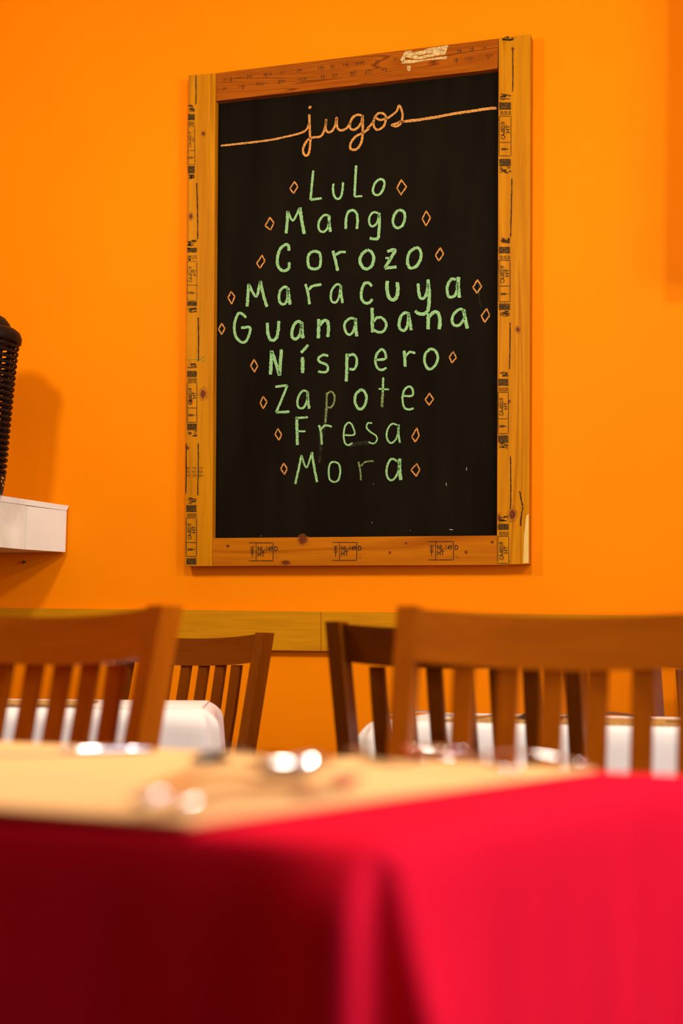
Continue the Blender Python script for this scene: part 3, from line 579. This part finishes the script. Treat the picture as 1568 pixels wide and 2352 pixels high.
# ------------------------------------------------------------------ tables and cloths
def table(loc, rz, ww, dd, ztop, label, ped=(0, 0)):
    t = empty('dining_table', loc, rz)
    bm = bmesh.new(); box(bm, -ww/2, ww/2, -dd/2, dd/2, ztop-0.03, ztop); obj('tabletop', bm, M['chair_wood'], t, bevel=0.004)
    bm = bmesh.new(); lathe(bm, [(0.035, 0.03), (0.03, 0.1), (0.03, ztop-0.06), (0.045, ztop-0.03)], (ped[0], ped[1], 0), seg=20); obj('pedestal', bm, M['dark_metal'], t, True)
    bm = bmesh.new(); lathe(bm, [(0.17, 0.0), (0.17, 0.012), (0.06, 0.03), (0.03, 0.045)], (ped[0], ped[1], 0), seg=32); obj('base', bm, M['dark_metal'], t, True)
    return tag(t, label, 'table')
def cloth(name, loc, rz, ww, dd, ztop, drop, mat, folds, rad_, corner_amp, seed, box_fold=False):
    """draped cloth: flat top, rolled edge, skirt with folds that grow downwards; box fold at every corner"""
    rnd = random.Random(seed); t = 0.0025
    per = []       # (point, outward normal, fold class)
    cs = [(-ww/2, -dd/2), (ww/2, -dd/2), (ww/2, dd/2), (-ww/2, dd/2)]
    ring = []
    for e in range(4):
        a = Vector(cs[e]); b = Vector(cs[(e+1) % 4]); tv = (b-a).normalized(); nv = Vector((tv.y, -tv.x)); Lh = (b-a).length
        n = max(8, int(Lh/0.012))
        for k in range(n+1):
            s = Lh*k/n; ring.append((a+tv*s, nv, min(s, Lh-s), s, e))
    # valley vertices at the corners
    full = []
    for e in range(4):
        seg = [r for r in ring if r[4] == e]; full += seg
        c = Vector(cs[(e+1) % 4]); full.append((c, None, 0, 0, e))
    prof = []
    R = rad_
    for k in range(6): a = math.pi/2*k/5; prof.append((R*math.sin(a), -(R-R*math.cos(a))))
    z = R
    while z < drop: prof.append((R, -z)); z += 0.012 if z < 0.16 else 0.05
    prof.append((R, -drop))
    ph = [[rnd.uniform(0, 6.28) for _ in range(6)] for _ in range(4)]
    bm = bmesh.new(); rows = []
    inset = R-0.003
    for (o_, dz) in prof:
        row = []; h = -dz
        g = min(1.0, h/0.03); am = corner_amp*g*(0.75+6.0*h)
        qs = []
        for (p, nv, dc, s, e) in full:
            if nv is None:
                cdir = Vector((1 if p.x > 0 else -1, 1 if p.y > 0 else -1)); q = p - cdir*(inset*0.75 - o_*0.65 + (0.002*g if box_fold else 0))
            else:
                w = folds*min(1, h/0.10)*(0.4+min(h, 0.4)*2)
                f = sum(math.sin(s*fr+ph[e][i])*am_ for i, (fr, am_) in enumerate(((23, .5), (41, .35), (67, .28), (11, .5))))*w
                if box_fold:
                    ca = corner_amp*g if e in (0, 2) else min(0.024, 0.14*h+0.8*h*h+0.001)
                    f += ca*math.exp(-(dc/0.05)**2) + 0.004*g
                else: f += am*math.exp(-(dc/0.07)**2) + 0.006*g
                q = p - nv*inset + nv*(o_+f)
                if dc < inset:      # pull the straight edges in at the rounded corner
                    tv = Vector((-nv.y, nv.x)); m_ = (inset-dc)*(1-g)
                    q += tv*m_*(1 if s < 0.3 else -1)
            qs.append((q, nv is None))
        for i, (q, valley) in enumerate(qs):
            pts_ = [q]
            if valley:              # fine steps from ridge to valley to ridge keep the box fold crisp
                a_, b_ = qs[i-1][0], qs[(i+1) % len(qs)][0]
                pts_ = [a_.lerp(q, k/5) for k in (1, 2, 3, 4)]+[q]+[q.lerp(b_, k/5) for k in (1, 2, 3, 4)]
            row += [bm.verts.new((w_.x, w_.y, ztop+t+dz)) for w_ in pts_]
        rows.append(row)
    n = len(rows[0])
    for a, b in zip(rows, rows[1:]):
        for i in range(n):
            bm.faces.new((a[i], a[(i+1) % n], b[(i+1) % n], b[i]))
    bm.faces.new(rows[0])
    bmesh.ops.remove_doubles(bm, verts=bm.verts, dist=0.00005)
    o = obj(name, bm, mat, None, smooth=True)
    o.location = loc; o.rotation_euler = (0, 0, rz)
    sm = o.modifiers.new('thick', 'SOLIDIFY'); sm.thickness = 0.0015; sm.offset = -1
    return o
def placed(px, py, z): return on_level(px, py, z)

# near table: its front corner, 30 degrees off the picture plane
ZT = 0.75
TW, TD = 1.15, 0.615
cor = on_level(872, 1942, ZT+0.002)
e1 = cw(-0.866, 0.5).normalized(); e2 = cw(0.52, 0.854).normalized()
ang = math.atan2(-e1.y, -e1.x)
rzN = ang
e2p = Vector((-math.sin(ang), math.cos(ang), 0))
ctr = Vector((cor.x, cor.y, 0)) + e1*TW/2 + e2p*TD/2
tN = table((ctr.x, ctr.y, 0), rzN, TW-0.02, TD-0.02, ZT, 'table hidden under the red cloth in the foreground')
clN = cloth('tablecloth', (ctr.x, ctr.y, 0), rzN, TW, TD, ZT, 0.27, M['red_cloth'], 0.0085, 0.012, 0.027, 3, True)
tag(clN, 'bright red cloth draped over the foreground table with a folded corner', 'tablecloth')
# beige mat lying on it
zm = ZT+0.0045
def slab_on(name, pix, z, th, mat, label, cat, parent=None, bevel=0.001):
    p = [on_level(a, b, z) for a, b in pix]; c = sum(p, Vector())/len(p); c.z = z
    o = empty(name, c) if False else None
    bm = bmesh.new(); vs_ = [bm.verts.new((v.x-c.x, v.y-c.y, 0)) for v in p]; f = bm.faces.new(vs_)
    r = bmesh.ops.extrude_face_region(bm, geom=[f]); bmesh.ops.translate(bm, verts=[v for v in r['geom'] if isinstance(v, bmesh.types.BMVert)], vec=(0, 0, th))
    o = obj(name, bm, mat, None, bevel=bevel); o.location = c
    return tag(o, label, cat)
slab_on('table_runner', [(-560, 1822), (432, 1896), (1372, 1773), (-330, 1693)], zm, 0.003, M['beige_mat'], 'beige woven runner spread over the red tablecloth', 'runner')
ZTOP = zm+0.003

# far left white table
def far_table(px_a, px_b, py, dep, dd, label_t, label_c, seed, drop=0.30):
    z = CAM_Z-(py-HY-0.01*((px_a+px_b)/2-CX))*dep/F_PX
    a = cw((px_b-CX)/F_PX*dep, dep)                 # right or left front corner kept in view
    return z, a
zL = CAM_Z-(1627-1526.5)*2.78/F_PX
fr = cw((478-CX)/F_PX*2.75, 2.75)                     # right front corner
wL, dL = 0.68, 0.58
rzL = PSI+math.radians(4.0); uL = Vector((math.cos(rzL), math.sin(rzL), 0)); vL = Vector((-math.sin(rzL), math.cos(rzL), 0))
cL = Vector((fr.x, fr.y, 0))-uL*wL/2+vL*dL/2
table((cL.x, cL.y, 0), rzL, wL-0.02, dL-0.02, zL, 'table under a white cloth at left, beyond the left blurred chair', (-0.12, -0.08))
tag(cloth('tablecloth', (cL.x, cL.y, 0), rzL, wL, dL, zL, 0.265, M['white_cloth'], 0.004, 0.026, 0.014, 11), 'white cloth over the left far table, its rounded corner in view', 'tablecloth')
zR = CAM_Z-(1664-1533)*2.76/F_PX
fl = cw((850-CX)/F_PX*2.83, 2.83)
wR, dR = 1.15, 0.60
cR = Vector((fl.x+wR/2, fl.y+dR/2, 0))
table((cR.x, cR.y, 0), 0, wR-0.02, dR-0.02, zR, 'table under a white cloth at right, behind the slatted chairs', (0.47, 0))
tag(cloth('tablecloth', (cR.x, cR.y, 0), 0, wR, dR, zR, 0.255, M['white_cloth'], 0.004, 0.016, 0.016, 12), 'white cloth over the right far table seen between chair slats', 'tablecloth')
def mat_rect(name, x0, x1, y0, y1, z, mat, label, cat, frame=None):
    bm = bmesh.new(); box(bm, x0, x1, y0, y1, 0, 0.004); c = Vector(((x0+x1)/2, (y0+y1)/2, z)); bm.transform(Matrix.Translation((-c.x, -c.y, 0)))
    o = obj(name, bm, mat, None, bevel=0.001); o.location = c
    if frame: o.location = frame[0]+Matrix.Rotation(frame[1], 3, 'Z') @ Vector((c.x, c.y, 0))+Vector((0, 0, z)); o.rotation_euler = (0, 0, frame[1])
    return tag(o, label, cat)
mat_rect('placemat', -0.33, 0.10, -dL/2+0.012, -dL/2+0.31, zL+0.003, M['jute'], 'brown jute placemat on the left white table', 'placemat', (cL, rzL))
mat_rect('placemat', cR.x-0.43, cR.x+0.02, cR.y-dR/2+0.012, cR.y-dR/2+0.31, zR+0.003, M['jute'], 'brown jute placemat at the left end of the right white table', 'placemat')
mat_rect('placemat', cR.x+0.05, cR.x+0.50, cR.y-dR/2+0.012, cR.y-dR/2+0.31, zR+0.003, M['jute'], 'brown jute placemat at the right end of the right white table', 'placemat')

# ------------------------------------------------------------------ cutlery (local: lies along +x from handle end to tip)
def handle_secs(L0, L1, w0, w1, z0=0.004, arch=0.008, n=10):
    secs = []
    for i in range(n+1):
        t = i/n; x = L0+(L1-L0)*t; w = w0+(w1-w0)*t**0.6; z = z0+arch*math.sin(math.pi*t)**1.2; th = 0.0016
        if i == 0: w *= 0.55
        secs.append([(x, -w/2, z-th*0.4), (x, -w/4, z-th), (x, w/4, z-th), (x, w/2, z-th*0.4), (x, w/2, z+th*0.4), (x, w/4, z+th), (x, -w/4, z+th), (x, -w/2, z+th*0.4)])
    return secs
def spoon(loc, rz, label, L=0.20, k=1.0, mat='steel', flip=False):
    t = empty('spoon', loc, rz); t.scale = (k, k, k)
    bm = bmesh.new(); sweep(bm, handle_secs(0, 0.135, 0.017, 0.006)); obj('handle', bm, M[mat], t, True)
    bm = bmesh.new(); nu, nv = 14, 12; g = []
    for i in range(nu+1):
        u = -1+2*i/nu; x = 0.165+0.036*u; hw = 0.0215*math.sqrt(max(0, 1-u*u))*(1-0.12*u)+0.0005
        row = []
        for j in range(nv+1):
            v = -1+2*j/nv; y = hw*v; d_ = (1-v*v)*(1-u*u)
            z = 0.0125-0.0115*d_ if not flip else 0.002+0.0115*d_
            row.append(bm.verts.new((x, y, z)))
        g.append(row)
    for a, b in zip(g, g[1:]):
        for j in range(nv): bm.faces.new((a[j], a[j+1], b[j+1], b[j]))
    bmesh.ops.remove_doubles(bm, verts=bm.verts, dist=0.0003)
    o = obj('bowl', bm, M[mat], t, True); s = o.modifiers.new('thick', 'SOLIDIFY'); s.thickness = 0.0014
    return tag(t, label, 'spoon')
def fork(loc, rz, label, mat='steel', k=1.0):
    t = empty('fork', loc, rz); t.scale = (k, k, k)
    bm = bmesh.new(); sweep(bm, handle_secs(0, 0.13, 0.017, 0.006)); obj('handle', bm, M[mat], t, True)
    bm = bmesh.new(); secs = []
    for x, w, z in ((0.128, 0.006, 0.004), (0.136, 0.014, 0.003), (0.144, 0.021, 0.0025), (0.152, 0.0235, 0.002), (0.156, 0.0235, 0.002)):
        secs.append([(x, -w/2, z-0.001), (x, w/2, z-0.001), (x, w/2, z+0.001), (x, -w/2, z+0.001)])
    sweep(bm, secs); obj('fork_head', bm, M[mat], t, bevel=0.0006)
    for k_ in range(4):
        y = (k_-1.5)*0.0066; bm = bmesh.new(); secs = []
        for x, w, z in ((0.154, 0.0036, 0.002), (0.172, 0.0032, 0.003), (0.190, 0.0026, 0.0075), (0.203, 0.0012, 0.0135)):
            secs.append([(x, y-w/2, z-0.0009), (x, y+w/2, z-0.0009), (x, y+w/2, z+0.0009), (x, y-w/2, z+0.0009)])
        sweep(bm, secs); obj('tine', bm, M[mat], t)
    return tag(t, label, 'fork')
def knife(loc, rz, label, mat='steel'):
    t = empty('knife', loc, rz)
    bm = bmesh.new(); secs = []
    for x, w, th in ((0, 0.012, 0.005), (0.006, 0.018, 0.008), (0.05, 0.018, 0.0085), (0.095, 0.014, 0.007), (0.102, 0.012, 0.005)):
        secs.append([(x, w/2*math.cos(2*math.pi*i/10), th/2+th/2*math.sin(2*math.pi*i/10)) for i in range(10)])
    sweep(bm, secs); obj('handle', bm, M[mat], t, True)
    bm = bmesh.new(); secs = []
    for x, w0, w1 in ((0.10, -0.007, 0.007), (0.13, -0.009, 0.008), (0.19, -0.009, 0.008), (0.215, -0.005, 0.008), (0.225, 0.004, 0.008)):
        secs.append([(x, w0, 0.0028), (x, w1, 0.002), (x, w1, 0.0042), (x, w0, 0.0032)])
    sweep(bm, secs); obj('blade', bm, M[mat], t)
    return tag(t, label, 'knife')
def lay(fn, pxa, pya, pxb, pyb, z, label, **k):
    a, b = on_level(pxa, pya, z), on_level(pxb, pyb, z); return fn((a.x, a.y, z), math.atan2(b.y-a.y, b.x-a.x), label, **k)
lay(knife, 352, 1728, -20, 1737, ZTOP, 'shiny table knife lying at the far left edge of the beige runner')
lay(fork, 392, 1868, 640, 1838, ZTOP, 'blurred steel fork under the shiny spoon at the runner front')
lay(spoon, 318, 1862, 745, 1786, ZTOP+0.004, 'large steel spoon with bright lamp glints at the runner front', k=1.4)
lay(spoon, 565, 1731, 385, 1770, ZTOP, 'dark reflecting teaspoon in the middle of the beige runner', k=0.8, mat='dark_metal', flip=True)  # dark metal paints in the dark reflection of a steel spoon
lay(fork, 1190, 1782, 890, 1758, ZTOP, 'blurred fork pointing left at the right end of the beige runner')
lay(spoon, 1345, 1764, 1060, 1749, ZTOP, 'blurred spoon beside the fork at the right end of the beige runner')
zl, zr = zL+0.007, zR+0.007
def onL(x, y): return Vector((cL.x, cL.y, zl))+uL*x+vL*(y-dL/2)
def lay_at(fn, q, rz, label, **k): return fn((q.x, q.y, q.z), rz, label, **k)
yl, yr = cL.y-dL/2, cR.y-dR/2
lay_at(spoon, onL(-0.24, 0.22), rzL+math.radians(-75), 'spoon tip showing at the left end of the left white table')
lay_at(fork, onL(-0.10, 0.05), rzL+math.radians(115), 'dark fork on the left white table between blurred chair slats', mat='dark_metal')
lay_at(knife, onL(0.05, 0.05), rzL+math.radians(100), 'knife at the right end of the jute placemat on left table', mat='dark_metal')
lay_at(fork, Vector((-0.708, 2.790, zr)), math.radians(10), 'fork with raised tines on the right white table', mat='steel', k=1.15)
lay_at(spoon, Vector((-0.178, 2.862, zr)), math.radians(180), 'dark spoon with dotted reflections on the right white table', mat='dark_metal', flip=True, k=1.35)
lay_at(knife, Vector((cR.x+0.22, yr+0.10, zr)), math.radians(182), 'knife lying right of the dark spoon on the right white table', mat='dark_metal')

# ------------------------------------------------------------------ pendant lamps above (out of the picture)
def pendant(x, y, z, label):
    t = empty('pendant_lamp', (x, y, z))
    bm = bmesh.new(); tube(bm, [(0, 0, 0.16), (0, 0, ZC-z)], 0.004, 8); obj('cord', bm, M['black_plastic'], t)
    bm = bmesh.new(); prof = [(0.03, 0.17), (0.05, 0.15), (0.11, 0.07), (0.15, 0.0)]; secs = []
    for r_, z_ in prof+[(r_-0.004, z_-0.002) for r_, z_ in reversed(prof)]:
        secs.append([(r_*math.cos(2*math.pi*i/28), r_*math.sin(2*math.pi*i/28), z_) for i in range(28)])
    sweep(bm, secs, False); obj('shade', bm, M['dark_metal'], t, True)
    bm = bmesh.new(); lathe(bm, [(0.012, 0.13), (0.02, 0.10), (0.034, 0.06), (0.03, 0.03), (0.002, 0.015)], seg=20); obj('bulb', bm, M['bulb'], t, True)
    l = bpy.data.lights.new('pendant_light', 'POINT'); l.energy = LAMP_POWER; l.color = (1.0, 0.915, 0.77); l.shadow_soft_size = 0.10
    lo = bpy.data.objects.new('pendant_light', l); C.objects.link(lo); lo.parent = t; lo.location = (0, 0, -0.08)
    tag(t, label, 'lamp', 'pendant lamps')
pendant(-1.85, 2.00, 2.45, 'dark metal pendant lamp hanging nearest the marble ledge')
pendant(-0.62, 1.86, 2.36, 'dark metal pendant lamp hanging in front of the chalkboard')
pendant(0.60, 1.75, 2.36, 'dark metal pendant lamp hanging nearest the window side')
